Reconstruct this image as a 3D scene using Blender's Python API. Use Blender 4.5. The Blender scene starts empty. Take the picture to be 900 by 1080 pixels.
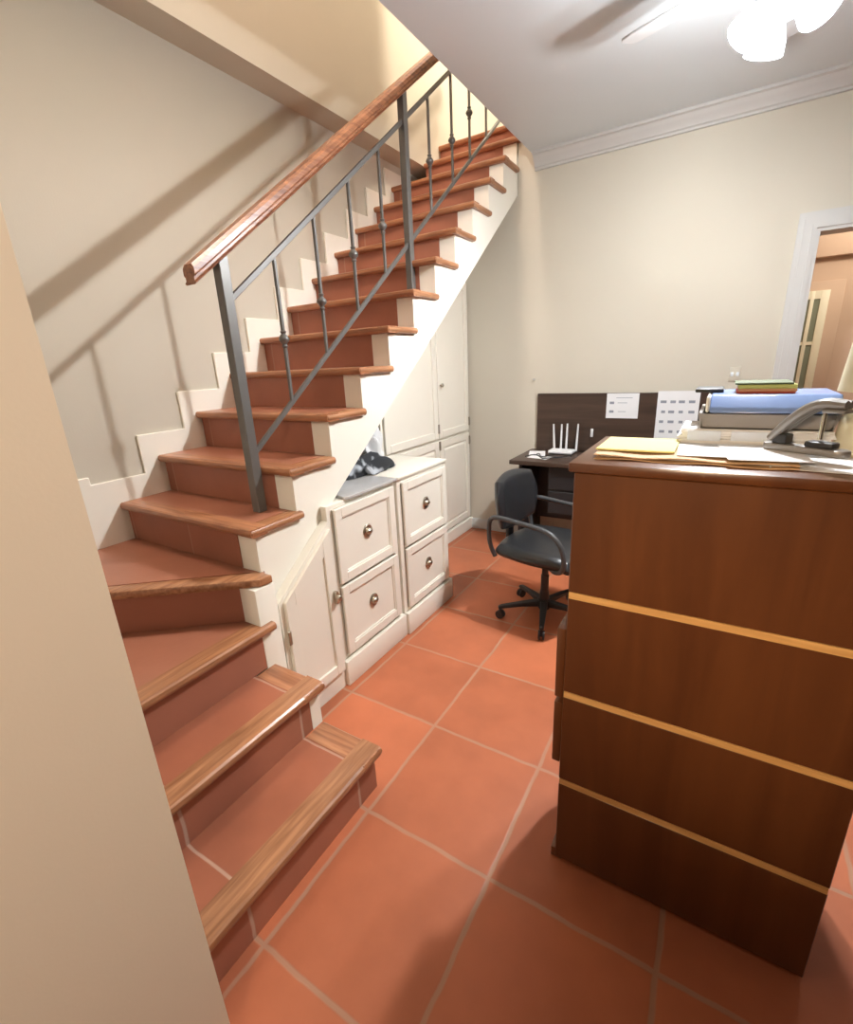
import bpy, bmesh, math, random
from mathutils import Vector, Matrix
random.seed(7)
PI = math.pi
C = bpy.context.scene.collection
SC = bpy.context.scene

# ------------------------------------------------------------------ camera
F_PX, YAW, PITCH, ROLL, CAM_Z = 492.656, 0.56274, 0.30809, -0.04834, 1.44214
Fv = Vector((-math.sin(YAW)*math.cos(PITCH), math.cos(YAW)*math.cos(PITCH), -math.sin(PITCH)))
R0 = Vector((math.cos(YAW), math.sin(YAW), 0)); U0 = R0.cross(Fv)
Rv = math.cos(ROLL)*R0 + math.sin(ROLL)*U0
Uv = -math.sin(ROLL)*R0 + math.cos(ROLL)*U0
cam = bpy.data.cameras.new('camera')
cam.sensor_fit = 'HORIZONTAL'; cam.sensor_width = 36.0
cam.lens = 36.0*F_PX/900.0
cam.clip_start = 0.02
camo = bpy.data.objects.new('camera', cam); C.objects.link(camo)
m = Matrix.Identity(4)
for i in range(3):
    m[i][0] = Rv[i]; m[i][1] = Uv[i]; m[i][2] = -Fv[i]
m[2][3] = CAM_Z
camo.matrix_world = m
SC.camera = camo

# ------------------------------------------------------------------ world, view, lights
w = bpy.data.worlds.new('world'); SC.world = w; w.use_nodes = True
w.node_tree.nodes['Background'].inputs[0].default_value = (0.9, 0.85, 0.8, 1)
w.node_tree.nodes['Background'].inputs[1].default_value = 0.05
SC.view_settings.view_transform = 'Standard'
SC.view_settings.look = 'None'
SC.view_settings.gamma = 1.0
SC.view_settings.use_curve_mapping = False
SC.view_settings.exposure = 0.68
SC.cycles.max_bounces = 14
SC.cycles.diffuse_bounces = 3

def point(name, loc, power, col, r=0.05):
    l = bpy.data.lights.new(name, 'POINT'); l.energy = power; l.color = col; l.shadow_soft_size = r
    o = bpy.data.objects.new(name, l); o.location = loc; C.objects.link(o); return o
FAN = (0.03, 2.22)
BULBS = [(-0.054, 2.176, 2.42), (0.097, 2.153, 2.42), (-0.010, 2.306, 2.42)]
for b, p in zip(BULBS, (92, 36, 50)):
    point('bulb_light', b, p, (0.97, 0.98, 1.0), 0.028)
point('upstairs_light', (-0.55, 3.75, 4.55), 120, (1.0, 0.86, 0.70), 0.08)
point('upstairs_landing_light', (-1.55, 1.1, 4.9), 85, (1.0, 0.80, 0.70), 0.15)
point('hall_fill_light', (1.0, 4.4, 2.4), 19, (1.0, 0.88, 0.74), 0.1)  # added fill that brightens the hall, no fixture modelled
point('near_room_fill', (1.85, 0.2, 2.3), 1.5, (1.0, 0.80, 0.6), 0.15)  # weak added fill for the camera side of the room
sl = bpy.data.lights.new('near_wall_fill', 'SPOT'); sl.energy = 66; sl.color = (1.0, 0.86, 0.68); sl.shadow_soft_size = 0.1  # added fill spot, brightens the near left wall from behind the camera
sl.spot_size = math.radians(62); sl.spot_blend = 1.0
slo = bpy.data.objects.new('near_wall_fill', sl); C.objects.link(slo); slo.location = (0.45, -0.95, 2.45)
sl2 = bpy.data.lights.new('chest_front_fill', 'SPOT'); sl2.energy = 85; sl2.color = (1.0, 0.74, 0.48); sl2.shadow_soft_size = 0.12  # added warm fill spot, makes the glow on the chest front
sl2.spot_size = math.radians(36); sl2.spot_blend = 1.0
slo2 = bpy.data.objects.new('chest_front_fill', sl2); C.objects.link(slo2); slo2.location = (-0.2, -0.7, 1.75)
slo2.rotation_euler = (Vector((0.05, 1.05, 0.92))-slo2.location).to_track_quat('-Z', 'Y').to_euler()
slo.rotation_euler = (Vector((-0.72, -0.05, 1.3))-slo.location).to_track_quat('-Z', 'Y').to_euler()

# ------------------------------------------------------------------ materials
def mat(name, col, rough=0.5, metal=0.0, noise=0.0, nscale=8.0, bump=0.0, bscale=60.0, spec=0.5, emit=0.0, ecol=None, coat=0.0):
    M = bpy.data.materials.new(name); M.use_nodes = True
    nt = M.node_tree; b = nt.nodes['Principled BSDF']
    b.inputs['Base Color'].default_value = (*col, 1)
    b.inputs['Roughness'].default_value = rough; b.inputs['Metallic'].default_value = metal
    b.inputs['Specular IOR Level'].default_value = spec
    b.inputs['Coat Weight'].default_value = coat
    tc = nt.nodes.new('ShaderNodeTexCoord')
    n = nt.nodes.new('ShaderNodeTexNoise'); n.inputs['Scale'].default_value = nscale; n.inputs['Detail'].default_value = 4
    nt.links.new(tc.outputs['Object'], n.inputs['Vector'])
    mx = nt.nodes.new('ShaderNodeMix'); mx.data_type = 'RGBA'
    mx.inputs[6].default_value = (*[c*(1-noise) for c in col], 1)
    mx.inputs[7].default_value = (*[min(1, c*(1+noise)) for c in col], 1)
    nt.links.new(n.outputs['Fac'], mx.inputs[0]); nt.links.new(mx.outputs[2], b.inputs['Base Color'])
    if bump:
        n2 = nt.nodes.new('ShaderNodeTexNoise'); n2.inputs['Scale'].default_value = bscale; n2.inputs['Detail'].default_value = 3
        nt.links.new(tc.outputs['Object'], n2.inputs['Vector'])
        bp = nt.nodes.new('ShaderNodeBump'); bp.inputs['Strength'].default_value = bump; bp.inputs['Distance'].default_value = 0.01
        nt.links.new(n2.outputs['Fac'], bp.inputs['Height']); nt.links.new(bp.outputs['Normal'], b.inputs['Normal'])
    if emit:
        b.inputs['Emission Color'].default_value = (*(ecol or col), 1); b.inputs['Emission Strength'].default_value = emit
    return M

def wood(name, dark, light, rough=0.35, axis=0, scale=9.0, coat=0.2):
    M = bpy.data.materials.new(name); M.use_nodes = True
    nt = M.node_tree; b = nt.nodes['Principled BSDF']; b.inputs['Roughness'].default_value = rough; b.inputs['Coat Weight'].default_value = coat
    b.inputs['Coat Roughness'].default_value = 0.25
    tc = nt.nodes.new('ShaderNodeTexCoord'); mp = nt.nodes.new('ShaderNodeMapping')
    s = [scale*6]*3; s[axis] = scale*0.5; mp.inputs['Scale'].default_value = s
    nt.links.new(tc.outputs['Object'], mp.inputs['Vector'])
    n = nt.nodes.new('ShaderNodeTexNoise'); n.inputs['Scale'].default_value = 1.0; n.inputs['Detail'].default_value = 5; n.inputs['Distortion'].default_value = 0.6
    nt.links.new(mp.outputs[0], n.inputs['Vector'])
    cr = nt.nodes.new('ShaderNodeValToRGB')
    cr.color_ramp.elements[0].position = 0.35; cr.color_ramp.elements[0].color = (*dark, 1)
    cr.color_ramp.elements[1].position = 0.68; cr.color_ramp.elements[1].color = (*light, 1)
    nt.links.new(n.outputs['Fac'], cr.inputs[0]); nt.links.new(cr.outputs[0], b.inputs['Base Color'])
    return M

def tiles(name, col, grout, px, py, ox, oy, gw, rough, axes=(0, 1), var=0.18, bump=0.15):
    """terracotta tiles on a square grid in world metres"""
    M = bpy.data.materials.new(name); M.use_nodes = True
    nt = M.node_tree; L = nt.links; b = nt.nodes['Principled BSDF']
    geo = nt.nodes.new('ShaderNodeNewGeometry'); sep = nt.nodes.new('ShaderNodeSeparateXYZ'); L.new(geo.outputs['Position'], sep.inputs[0])
    def math_(op, a, c=None):
        k = nt.nodes.new('ShaderNodeMath'); k.operation = op
        for i, v in enumerate((a, c)):
            if v is None: continue
            if isinstance(v, (int, float)): k.inputs[i].default_value = v
            else: L.new(v, k.inputs[i])
        return k.outputs[0]
    cells = []; masks = []
    nz = nt.nodes.new('ShaderNodeTexNoise'); nz.inputs['Scale'].default_value = 9; L.new(geo.outputs['Position'], nz.inputs['Vector'])
    wob = math_('MULTIPLY', math_('SUBTRACT', nz.outputs['Fac'], 0.5), 0.012)
    for ax, p, o in ((axes[0], px, ox), (axes[1], py, oy)):
        if p is None: continue
        t = math_('DIVIDE', math_('SUBTRACT', math_('ADD', sep.outputs[ax], wob), o), p)
        cells.append(math_('FLOOR', t))
        f = math_('FRACT', t)
        d = math_('MULTIPLY', math_('MINIMUM', f, math_('SUBTRACT', 1.0, f)), p)
        k = nt.nodes.new('ShaderNodeMapRange'); k.inputs[1].default_value = gw*0.6; k.inputs[2].default_value = gw*1.35
        k.inputs[3].default_value = 1.0; k.inputs[4].default_value = 0.0
        L.new(d, k.inputs[0]); masks.append(k.outputs[0])
    msk = masks[0] if len(masks) == 1 else math_('MAXIMUM', masks[0], masks[1])
    cx = nt.nodes.new('ShaderNodeCombineXYZ')
    for i, cc in enumerate(cells): L.new(cc, cx.inputs[i])
    wn = nt.nodes.new('ShaderNodeTexWhiteNoise'); L.new(cx.outputs[0], wn.inputs['Vector'])
    n1 = nt.nodes.new('ShaderNodeTexNoise'); n1.inputs['Scale'].default_value = 4.5; n1.inputs['Detail'].default_value = 6
    L.new(geo.outputs['Position'], n1.inputs['Vector'])
    v = math_('ADD', math_('MULTIPLY', wn.outputs['Value'], 0.4), math_('MULTIPLY', n1.outputs['Fac'], 0.8))
    cr = nt.nodes.new('ShaderNodeValToRGB')
    cr.color_ramp.elements[0].position = 0.2; cr.color_ramp.elements[0].color = (*[c*(1-var*1.6) for c in col], 1)
    cr.color_ramp.elements[1].position = 0.95; cr.color_ramp.elements[1].color = (*[c*(1+var) for c in col], 1)
    L.new(v, cr.inputs[0])
    mx = nt.nodes.new('ShaderNodeMix'); mx.data_type = 'RGBA'; mx.inputs[7].default_value = (*grout, 1)
    n3 = nt.nodes.new('ShaderNodeTexNoise'); n3.inputs['Scale'].default_value = 3.2; L.new(geo.outputs['Position'], n3.inputs['Vector'])
    mm = math_('MULTIPLY', msk, math_('MINIMUM', math_('ADD', n3.outputs['Fac'], 0.3), 1.0))
    L.new(mm, mx.inputs[0]); L.new(cr.outputs[0], mx.inputs[6]); L.new(mx.outputs[2], b.inputs['Base Color'])
    b.inputs['Roughness'].default_value = rough; b.inputs['Specular IOR Level'].default_value = 0.3
    bp = nt.nodes.new('ShaderNodeBump'); bp.inputs['Strength'].default_value = bump; bp.inputs['Distance'].default_value = 0.01
    h = math_('SUBTRACT', math_('MULTIPLY', n1.outputs['Fac'], 0.35), msk)
    L.new(h, bp.inputs['Height']); L.new(bp.outputs['Normal'], b.inputs['Normal'])
    return M

TERRA = (0.48, 0.148, 0.068)
RISER = (0.39, 0.152, 0.092)
m_wall = mat('wall_paint', (0.60, 0.555, 0.455), 0.75, noise=0.03, nscale=2.5, bump=0.05, bscale=180)
m_ceil = mat('ceiling_paint', (0.68, 0.73, 0.755), 0.8, noise=0.02, nscale=2)
m_white = mat('white_trim_paint', (0.57, 0.56, 0.53), 0.5, noise=0.02)
m_cream = mat('cream_cabinet_paint', (0.84, 0.79, 0.68), 0.42, noise=0.025, nscale=5)
m_string = mat('cream_stringer_paint', (0.90, 0.86, 0.75), 0.5, noise=0.02, nscale=5)
m_nearwall = mat('peach_near_lightened', (0.84, 0.68, 0.50), 0.75, noise=0.03, nscale=2.5, bump=0.02, bscale=180)  # peach wall colour, raised to make up for weak light there
m_darkwall = mat('low_bounce_brown', (0.18, 0.13, 0.09), 0.8)  # unseen walls kept dark to cut light bounced onto the near floor
m_floor = tiles('terracotta_floor', TERRA, (0.42, 0.235, 0.15), 0.445, 0.445, -0.855, 0.003, 0.0065, 0.42)
m_ttread = tiles('terracotta_tread', (0.36, 0.125, 0.068), (0.5, 0.33, 0.24), None, 0.445, 0, 0.003, 0.004, 0.4)
m_triser = tiles('terracotta_riser', RISER, (0.5, 0.36, 0.28), None, 0.445, 0, 0.003, 0.005, 0.45)
m_tread2 = tiles('terracotta_flight_tread', (0.34, 0.105, 0.055), (0.4, 0.2, 0.13), 0.445, None, -1.815, 0, 0.003, 0.42)
m_riser2 = tiles('terracotta_flight_riser', RISER, (0.45, 0.25, 0.18), 0.90, None, -2.22, 0, 0.004, 0.45)
m_riser5 = tiles('terracotta_joined_riser', RISER, (0.45, 0.27, 0.2), 0.445, None, -1.815, 0, 0.0035, 0.45)
m_nose_x = wood('nosing_wood_across', (0.28, 0.105, 0.045), (0.50, 0.225, 0.105), 0.34, 0)
m_nose_y = wood('nosing_wood_along', (0.27, 0.11, 0.045), (0.48, 0.23, 0.11), 0.34, 1)
m_rail = wood('handrail_wood', (0.2, 0.07, 0.03), (0.45, 0.19, 0.09), 0.3, 1)
m_plain = mat('terracotta_plain', (0.36, 0.142, 0.083), 0.36, noise=0.12, nscale=7, bump=0.05)
m_rplain = mat('terracotta_plain_riser', (0.39, 0.152, 0.092), 0.45, noise=0.1, nscale=7)
m_iron = mat('grey_painted_iron', (0.17, 0.165, 0.155), 0.42, 0.5, noise=0.08)
m_dress = wood('dark_brown_veneer', (0.095, 0.031, 0.010), (0.14, 0.048, 0.015), 0.33, 2, 2.0, 0.35)
m_strip = wood('pale_raw_wood', (0.62, 0.34, 0.12), (0.78, 0.47, 0.18), 0.5, 0)
m_desk = wood('dark_desk_veneer', (0.04, 0.022, 0.014), (0.07, 0.04, 0.027), 0.4, 0, 4)
m_black = mat('black_plastic', (0.018, 0.018, 0.02), 0.45)
m_leather = mat('black_leatherette', (0.018, 0.019, 0.021), 0.32, bump=0.12, bscale=220)
m_chairarm = mat('charcoal_plastic', (0.055, 0.057, 0.06), 0.38)
m_chrome = mat('brushed_chrome', (0.55, 0.55, 0.55), 0.25, 1.0)
m_pull = mat('antique_nickel', (0.48, 0.43, 0.35), 0.3, 1.0, noise=0.2, nscale=40)
m_hinge = mat('dull_brass', (0.35, 0.3, 0.22), 0.45, 0.8)
m_paper = mat('white_paper', (0.80, 0.80, 0.80), 0.8, noise=0.02)
m_paperb = mat('bluish_paper', (0.66, 0.72, 0.80), 0.8)
m_ink = mat('grey_ink', (0.28, 0.30, 0.34), 0.8)
m_yellow = mat('yellow_paper', (0.80, 0.72, 0.28), 0.8, noise=0.03)
m_manila = mat('manila_card', (0.62, 0.40, 0.22), 0.7, noise=0.05)
m_blue = mat('blue_translucent_plastic', (0.22, 0.33, 0.62), 0.25, noise=0.04)
m_greyp = mat('grey_plastic', (0.30, 0.28, 0.265), 0.35, noise=0.05)
m_green = mat('lime_card', (0.62, 0.66, 0.20), 0.7)
m_orange = mat('orange_card', (0.80, 0.42, 0.22), 0.7)
m_red = mat('red_card', (0.55, 0.09, 0.06), 0.7)
m_dgreen = mat('dark_green_card', (0.10, 0.13, 0.05), 0.7)
m_metalgrey = mat('grey_enamel_metal', (0.26, 0.25, 0.24), 0.35, 0.35)
m_shade = mat('cream_lamp_shade', (0.82, 0.76, 0.55), 0.7)
m_glasstop = mat('grey_laminate_top', (0.50, 0.49, 0.475), 0.15, noise=0.08, nscale=14)
m_white_pl = mat('white_plastic', (0.80, 0.80, 0.80), 0.4)
m_bag = mat('white_plastic_bag', (0.72, 0.72, 0.72), 0.35, bump=0.5, bscale=30)
m_blade = mat('white_fan_blade', (0.55, 0.55, 0.55), 0.4)
m_lampglass = mat('lit_frosted_glass', (0.42, 0.5, 0.54), 0.5, emit=0.9, ecol=(0.62, 0.9, 1.0))
m_hallwall = mat('peach_hall_paint', (0.62, 0.45, 0.33), 0.8, noise=0.03)
m_pane = mat('grey_green_window_glass', (0.25, 0.27, 0.20), 0.1)
m_winwhite = mat('cream_window_paint', (0.85, 0.80, 0.62), 0.5)
def frosted():
    nt = m_lampglass.node_tree; out = nt.nodes['Material Output']; b = nt.nodes['Principled BSDF']
    tr = nt.nodes.new('ShaderNodeBsdfTransparent'); mx = nt.nodes.new('ShaderNodeMixShader'); mx.inputs[0].default_value = 0.62
    nt.links.new(tr.outputs[0], mx.inputs[1]); nt.links.new(b.outputs[0], mx.inputs[2]); nt.links.new(mx.outputs[0], out.inputs['Surface'])
frosted()
def fabric_patch():
    M = bpy.data.materials.new('black_white_print_cloth'); M.use_nodes = True
    nt = M.node_tree; b = nt.nodes['Principled BSDF']; b.inputs['Roughness'].default_value = 0.85
    tc = nt.nodes.new('ShaderNodeTexCoord'); v = nt.nodes.new('ShaderNodeTexNoise'); v.inputs['Scale'].default_value = 16; v.inputs['Detail'].default_value = 1.5
    nt.links.new(tc.outputs['Object'], v.inputs['Vector'])
    cr = nt.nodes.new('ShaderNodeValToRGB'); cr.color_ramp.interpolation = 'LINEAR'
    cr.color_ramp.elements[0].position = 0.55; cr.color_ramp.elements[0].color = (0.02, 0.022, 0.026, 1)
    cr.color_ramp.elements[1].position = 0.67; cr.color_ramp.elements[1].color = (0.45, 0.47, 0.5, 1)
    nt.links.new(v.outputs['Fac'], cr.inputs[0]); nt.links.new(cr.outputs[0], b.inputs['Base Color'])
    return M
m_cloth = fabric_patch()

# ------------------------------------------------------------------ mesh helpers
def merge(bm, t, M=None):
    if M is not None: bmesh.ops.transform(t, matrix=M, verts=t.verts)
    me = bpy.data.meshes.new('tmp'); t.to_mesh(me); t.free(); bm.from_mesh(me); bpy.data.meshes.remove(me)
def bevel(t, r, seg=2):
    if r > 0: bmesh.ops.bevel(t, geom=list(t.edges), offset=r, segments=seg, profile=0.5, affect='EDGES', clamp_overlap=True)
def box(bm, x0, x1, y0, y1, z0, z1, r=0.0, seg=2, M=None):
    t = bmesh.new(); bmesh.ops.create_cube(t, size=1.0)
    for v in t.verts:
        v.co = Vector(((x0+x1)/2+v.co.x*(x1-x0), (y0+y1)/2+v.co.y*(y1-y0), (z0+z1)/2+v.co.z*(z1-z0)))
    bevel(t, r, seg); merge(bm, t, M)
def prism(bm, pts, axis, a, b, r=0.0, seg=2, M=None):
    t = bmesh.new()
    def P(u, v, k): return {'x': (k, u, v), 'y': (u, k, v), 'z': (u, v, k)}[axis]
    A = [t.verts.new(P(u, v, a)) for u, v in pts]; B = [t.verts.new(P(u, v, b)) for u, v in pts]
    t.faces.new(A); t.faces.new(B[::-1]); n = len(pts)
    for i in range(n): t.faces.new((A[i], B[i], B[(i+1) % n], A[(i+1) % n]))
    bmesh.ops.recalc_face_normals(t, faces=t.faces)
    bevel(t, r, seg); merge(bm, t, M)
def tube(bm, pts, r, n=10, M=None, closed=False):
    pts = [Vector(p) for p in pts]; t = bmesh.new(); rings = []
    N = len(pts); prev = None
    for i, p in enumerate(pts):
        if closed: d = pts[(i+1) % N]-pts[i-1]
        else: d = pts[min(i+1, N-1)]-pts[max(i-1, 0)]
        d.normalize()
        if prev is None:
            up = Vector((0, 0, 1)) if abs(d.z) < 0.9 else Vector((1, 0, 0)); a = d.cross(up).normalized()
        else:
            a = (prev-d*prev.dot(d)).normalized()
        prev = a; b = d.cross(a)
        rr = r[i] if isinstance(r, (list, tuple)) else r
        rings.append([t.verts.new(p+(a*math.cos(2*PI*k/n)+b*math.sin(2*PI*k/n))*rr) for k in range(n)])
    for i in range(N if closed else N-1):
        A, B = rings[i], rings[(i+1) % N]
        for k in range(n): t.faces.new((A[k], A[(k+1) % n], B[(k+1) % n], B[k]))
    if not closed: t.faces.new(rings[0][::-1]); t.faces.new(rings[-1])
    bmesh.ops.recalc_face_normals(t, faces=t.faces); merge(bm, t, M)
def lathe(bm, prof, c=(0, 0, 0), n=24, M=None, cap=True):
    t = bmesh.new(); rings = []
    for r, z in prof:
        rings.append([t.verts.new((c[0]+r*math.cos(2*PI*k/n), c[1]+r*math.sin(2*PI*k/n), c[2]+z)) for k in range(n)])
    for A, B in zip(rings, rings[1:]):
        for k in range(n): t.faces.new((A[k], A[(k+1) % n], B[(k+1) % n], B[k]))
    if cap: t.faces.new(rings[0][::-1]); t.faces.new(rings[-1])
    bmesh.ops.recalc_face_normals(t, faces=t.faces); merge(bm, t, M)
def ball(bm, c, r, s=(1, 1, 1), M=None, u=16, v=10):
    t = bmesh.new(); bmesh.ops.create_uvsphere(t, u_segments=u, v_segments=v, radius=r)
    for k in t.verts: k.co = Vector((c[0]+k.co.x*s[0], c[1]+k.co.y*s[1], c[2]+k.co.z*s[2]))
    merge(bm, t, M)
def wloc(o):
    v = Vector((0, 0, 0))
    while o: v += o.location; o = o.parent
    return v
def obj(name, bm, material, parent=None, local=False, loc=None, smooth=35):
    """link a bmesh as one object; shape coordinates are world metres unless local"""
    me = bpy.data.meshes.new(name)
    off = Vector((0, 0, 0))
    if parent and not local: off = wloc(parent)
    if loc is not None: off = off+(Vector(loc)-off if not parent else Vector((0, 0, 0)))
    if off.length > 0: bmesh.ops.translate(bm, vec=-off, verts=bm.verts)
    bm.to_mesh(me); bm.free()
    me.polygons.foreach_set('use_smooth', [True]*len(me.polygons)); me.set_sharp_from_angle(angle=math.radians(smooth))
    me.materials.append(material)
    o = bpy.data.objects.new(name, me); C.objects.link(o)
    if parent: o.parent = parent
    elif loc is not None: o.location = loc
    return o
def tag(o, label, cat, group=None):
    o['label'] = label; o['category'] = cat
    if group: o['group'] = group
    return o
def thing(name, label, cat, loc=(0, 0, 0), rz=0.0, group=None):
    o = bpy.data.objects.new(name, None); C.objects.link(o); o.location = loc; o.rotation_euler = (0, 0, rz)
    o.empty_display_size = 0.1
    return tag(o, label, cat, group)
def struct(name, bm, material):
    o = obj(name, bm, material); o['kind'] = 'structure'; return o
def BM(): return bmesh.new()
def bx(*a, **k):
    b = BM(); box(b, *a, **k); return b

# ------------------------------------------------------------------ dimensions
RI, GO = 0.18, 0.2361           # riser, going of the flight
XW = -2.295                     # lower left wall
XU = -2.13                      # upper left wall (proud of the lower one)
XR = -1.373                     # right-hand ends of the treads
YB = 0.272                      # wall behind the turn of the stair
YF = 3.62                       # far wall
ZC = 2.75                       # ceiling
def ny(i): return 0.9763+GO*(i-5)
def nz(i): return RI*i

# ------------------------------------------------------------------ setting
struct('floor', bx(-2.45, 2.3, -2.1, 5.4, -0.12, 0.0), m_floor)
b = BM(); box(b, -2.445, XW, YB-.12, 5.4, 0, 2.86); struct('wall_left', b, m_wall)
b = BM(); box(b, -2.445, XU, YB-.12, 5.4, 2.86, 5.3); struct('wall_upper_left', b, m_wall)
b = BM(); box(b, -2.445, -0.84, YB-0.12, YB, 0, 5.3); struct('wall_stair_back', b, m_wall)
b = BM(); box(b, -0.84, -0.7182, -2.0, YB, 0, ZC+.02); struct('wall_near_left', b, m_nearwall)
DX0, DX1, DZ = 0.335, 1.15, 2.045
b = BM()
prism(b, [(XW, 0), (DX0, 0), (DX0, DZ), (DX1, DZ), (DX1, 0), (2.2, 0), (2.2, ZC), (-1.281, ZC), (-1.281, 3.05), (-1.395, 3.05), (-1.395, 2.533), (XW, 2.533)], 'y', YF, YF+0.12)
struct('wall_far', b, m_wall)
struct('wall_right', bx(2.2, 2.32, -2.0, 5.4, 0, ZC), m_darkwall)
struct('wall_near', bx(-0.85, 2.32, -2.12, -2.0, 0, ZC), m_darkwall)
b = BM(); prism(b, [(-1.28, YB-.12), (-0.84, YB-.12), (-0.84, -2.1), (2.32, -2.1), (2.32, 5.4), (-1.28, 5.4)], 'z', ZC, 3.05); struct('ceiling', b, m_ceil)
struct('ceiling_upper', bx(-2.45, 2.32, YB-.12, 5.5, 5.3, 5.4), m_ceil)
struct('floor_upper_landing', bx(XU, -1.281, 3.862, 5.4, 2.9, 3.05), m_ceil)
struct('wall_upper_far', bx(XU, 2.32, 5.4, 5.5, 0, 5.3), m_wall)
struct('wall_upper_right', bx(2.2, 2.32, YB-.12, 5.4, 3.05, 5.3), m_wall)
struct('upper_light_blocker', bx(-1.28, -1.18, 0.28, 3.47, 3.05, 5.3), m_wall)  # unseen slab added to cut upstairs_light to a vertical shadow edge
struct('wall_upper_near', bx(-0.7, 2.2, YB-.12, YB, 3.05, 5.3), m_wall)
# crown moulding along the far wall
b = BM(); prism(b, [(YF, ZC), (YF-.075, ZC), (YF-.075, ZC-.014), (YF-.06, ZC-.02), (YF-.045, ZC-.045), (YF-.026, ZC-.062), (YF-.022, ZC-.074), (YF-.012, ZC-.08), (YF-.012, ZC-.092), (YF, ZC-.095)], 'x', -1.27, 2.2)
struct('trim_1', b, m_white)
# baseboard of the far wall
b = BM(); prism(b, [(YF, 0), (YF-.016, 0), (YF-.016, .075), (YF-.009, .09), (YF, .092)], 'x', -1.79, DX0-.09)
struct('baseboard_far', b, m_white)
# door casing and the hall seen through the doorway
b = BM()
for k, (wd, th) in enumerate(((0.085, 0.016), (0.06, 0.024), (0.022, 0.032))):
    prism(b, [(DX0-wd, 0), (DX0, 0), (DX0, DZ), (DX1, DZ), (DX1, 0), (DX1+wd, 0), (DX1+wd, DZ+wd), (DX0-wd, DZ+wd)], 'y', YF-th, YF-0.0002*k)
box(b, DX0-.001, DX0+.018, YF-.026, YF+.121, 0, DZ); box(b, DX1-.018, DX1, YF-.026, YF+.121, 0, DZ); box(b, DX0, DX1, YF-.0255, YF+.121, DZ-.018, DZ+.001)
struct('trim_2', b, m_white)
struct('wall_hall_far', bx(-0.25, 2.2, 5.2, 5.32, 0, ZC), m_hallwall)
struct('wall_hall_left', bx(-0.37, -0.25, YF+.121, 5.32, 0, ZC), m_hallwall)
b = BM(); box(b, -.25, 2.2, 5.12, 5.2, 2.09, 2.32, 0.006); struct('trim_3', b, m_hallwall)
win = struct('window_1', bx(0.36, 0.73, 5.17, 5.2, 0.85, 1.92, .004), m_hallwall)
b = BM()
box(b, .409, .641, 5.152, 5.174, 1.79, 1.851); box(b, .409, .641, 5.152, 5.174, 0.899, 0.96)
for x in (.41, .465, .52): box(b, x, x+.026, 5.15, 5.175, 0.9, 1.85, .003)
box(b, .585, .64, 5.15, 5.175, 0.9, 1.85, .003); box(b, .41, .64, 5.152, 5.172, 1.44, 1.465)
obj('window_frame', b, m_winwhite, win)
obj('window_glass', bx(.415, .60, 5.16, 5.169, .92, 1.83), m_pane, win)
# stepped skirting climbing the left wall
b = BM(); pts = [(YB, .72), (YB, 1.04), (.906, 1.04), (.906, nz(5)+.106)]
for i in range(6, 16):
    y = ny(i)-.07; pts += [(y, nz(i-1)+.106), (y, nz(i)+.106)]
pts += [(ny(16)+.1, nz(15)+.106), (ny(16)+.1, nz(15)-.1), (ny(5)+.03, nz(4)-.1)]
prism(b, pts, 'x', XW, XW+.016, 0.003, 1)
struct('trim_4', b, m_string)

# ------------------------------------------------------------------ staircase
st = thing('staircase', 'terracotta-tiled staircase with wooden nosings turning up along the left wall', 'staircase', (-1.6, 0.98, 0))
def xl(i): return XU+.001 if i >= 16 else XW+.0165
# solid body under the flight and its cream stringer
def under(y): return 0.52+0.762*(y-0.9763)
prof = [(ny(5)+.055, nz(5)-.033)]
for i in range(6, 18): prof += [(ny(i)+.032, nz(i-1)-.033), (ny(i)+.032, nz(i)-.033)]
prof += [(3.86, nz(17)-.033), (3.86, under(3.86))]
b = BM(); prism(b, prof+[(ny(5)+.055, under(ny(5)+.055))], 'x', XU+.002, -1.50); obj('underside', b, m_string, st)
sp = [(1.03, nz(5)-.033)]
for i in range(6, 18): sp += [(ny(i)+.03, nz(i-1)-.033), (ny(i)+.03, nz(i)-.033)]
sp += [(3.86, nz(17)-.033), (3.86, under(3.86)), (1.05, under(1.05)), (1.05, 0.0), (1.005, 0.0), (1.005, 0.685), (1.03, 0.687)]
b = BM(); prism(b, sp, 'x', -1.50, -1.40); obj('stringer', b, m_string, st)
b = BM(); box(b, -1.46, -1.352, 0.955, 1.045, 0.0, nz(4)-.034, 0.004); obj('newel_pier', b, m_string, st)
def frontnose(b, x0, x1, y, z): prism(b, [(y+.075, z), (y+.010, z), (y+.003, z-.005), (y, z-.015), (y+.003, z-.026), (y+.010, z-.032), (y+.075, z-.032)], 'x', x0, x1)
for i in range(5, 18):
    y, z = ny(i)+(.02 if i == 5 else 0), nz(i); yn = ny(i+1)+.03
    t = obj('tread', bx(xl(i), XR-.07, y+.075, yn+.002, z-.03, z), m_plain, st)
    n = BM(); frontnose(n, xl(i), XR-.004, y, z)
    q = BM(); z_ = z-.0008; prism(q, [(XR-.07, z_), (XR-.010, z_), (XR-.003, z_-.005), (XR, z_-.015), (XR-.003, z_-.025), (XR-.010, z_-.0305), (XR-.07, z_-.0305)], 'y', y+.004, y+.262, .002, 1)
    obj('nosing', n, m_nose_x, t); obj('side_nosing', q, m_nose_y, t)
for i in range(5, 18):
    y = ny(i)+(.05 if i == 5 else .03); z0, z1 = nz(i-1), nz(i)-.031
    obj('riser', bx(xl(i), -1.5005, y, y+.025, z0+(0.001), z1), m_riser5 if i == 5 else m_riser2, st)
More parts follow.
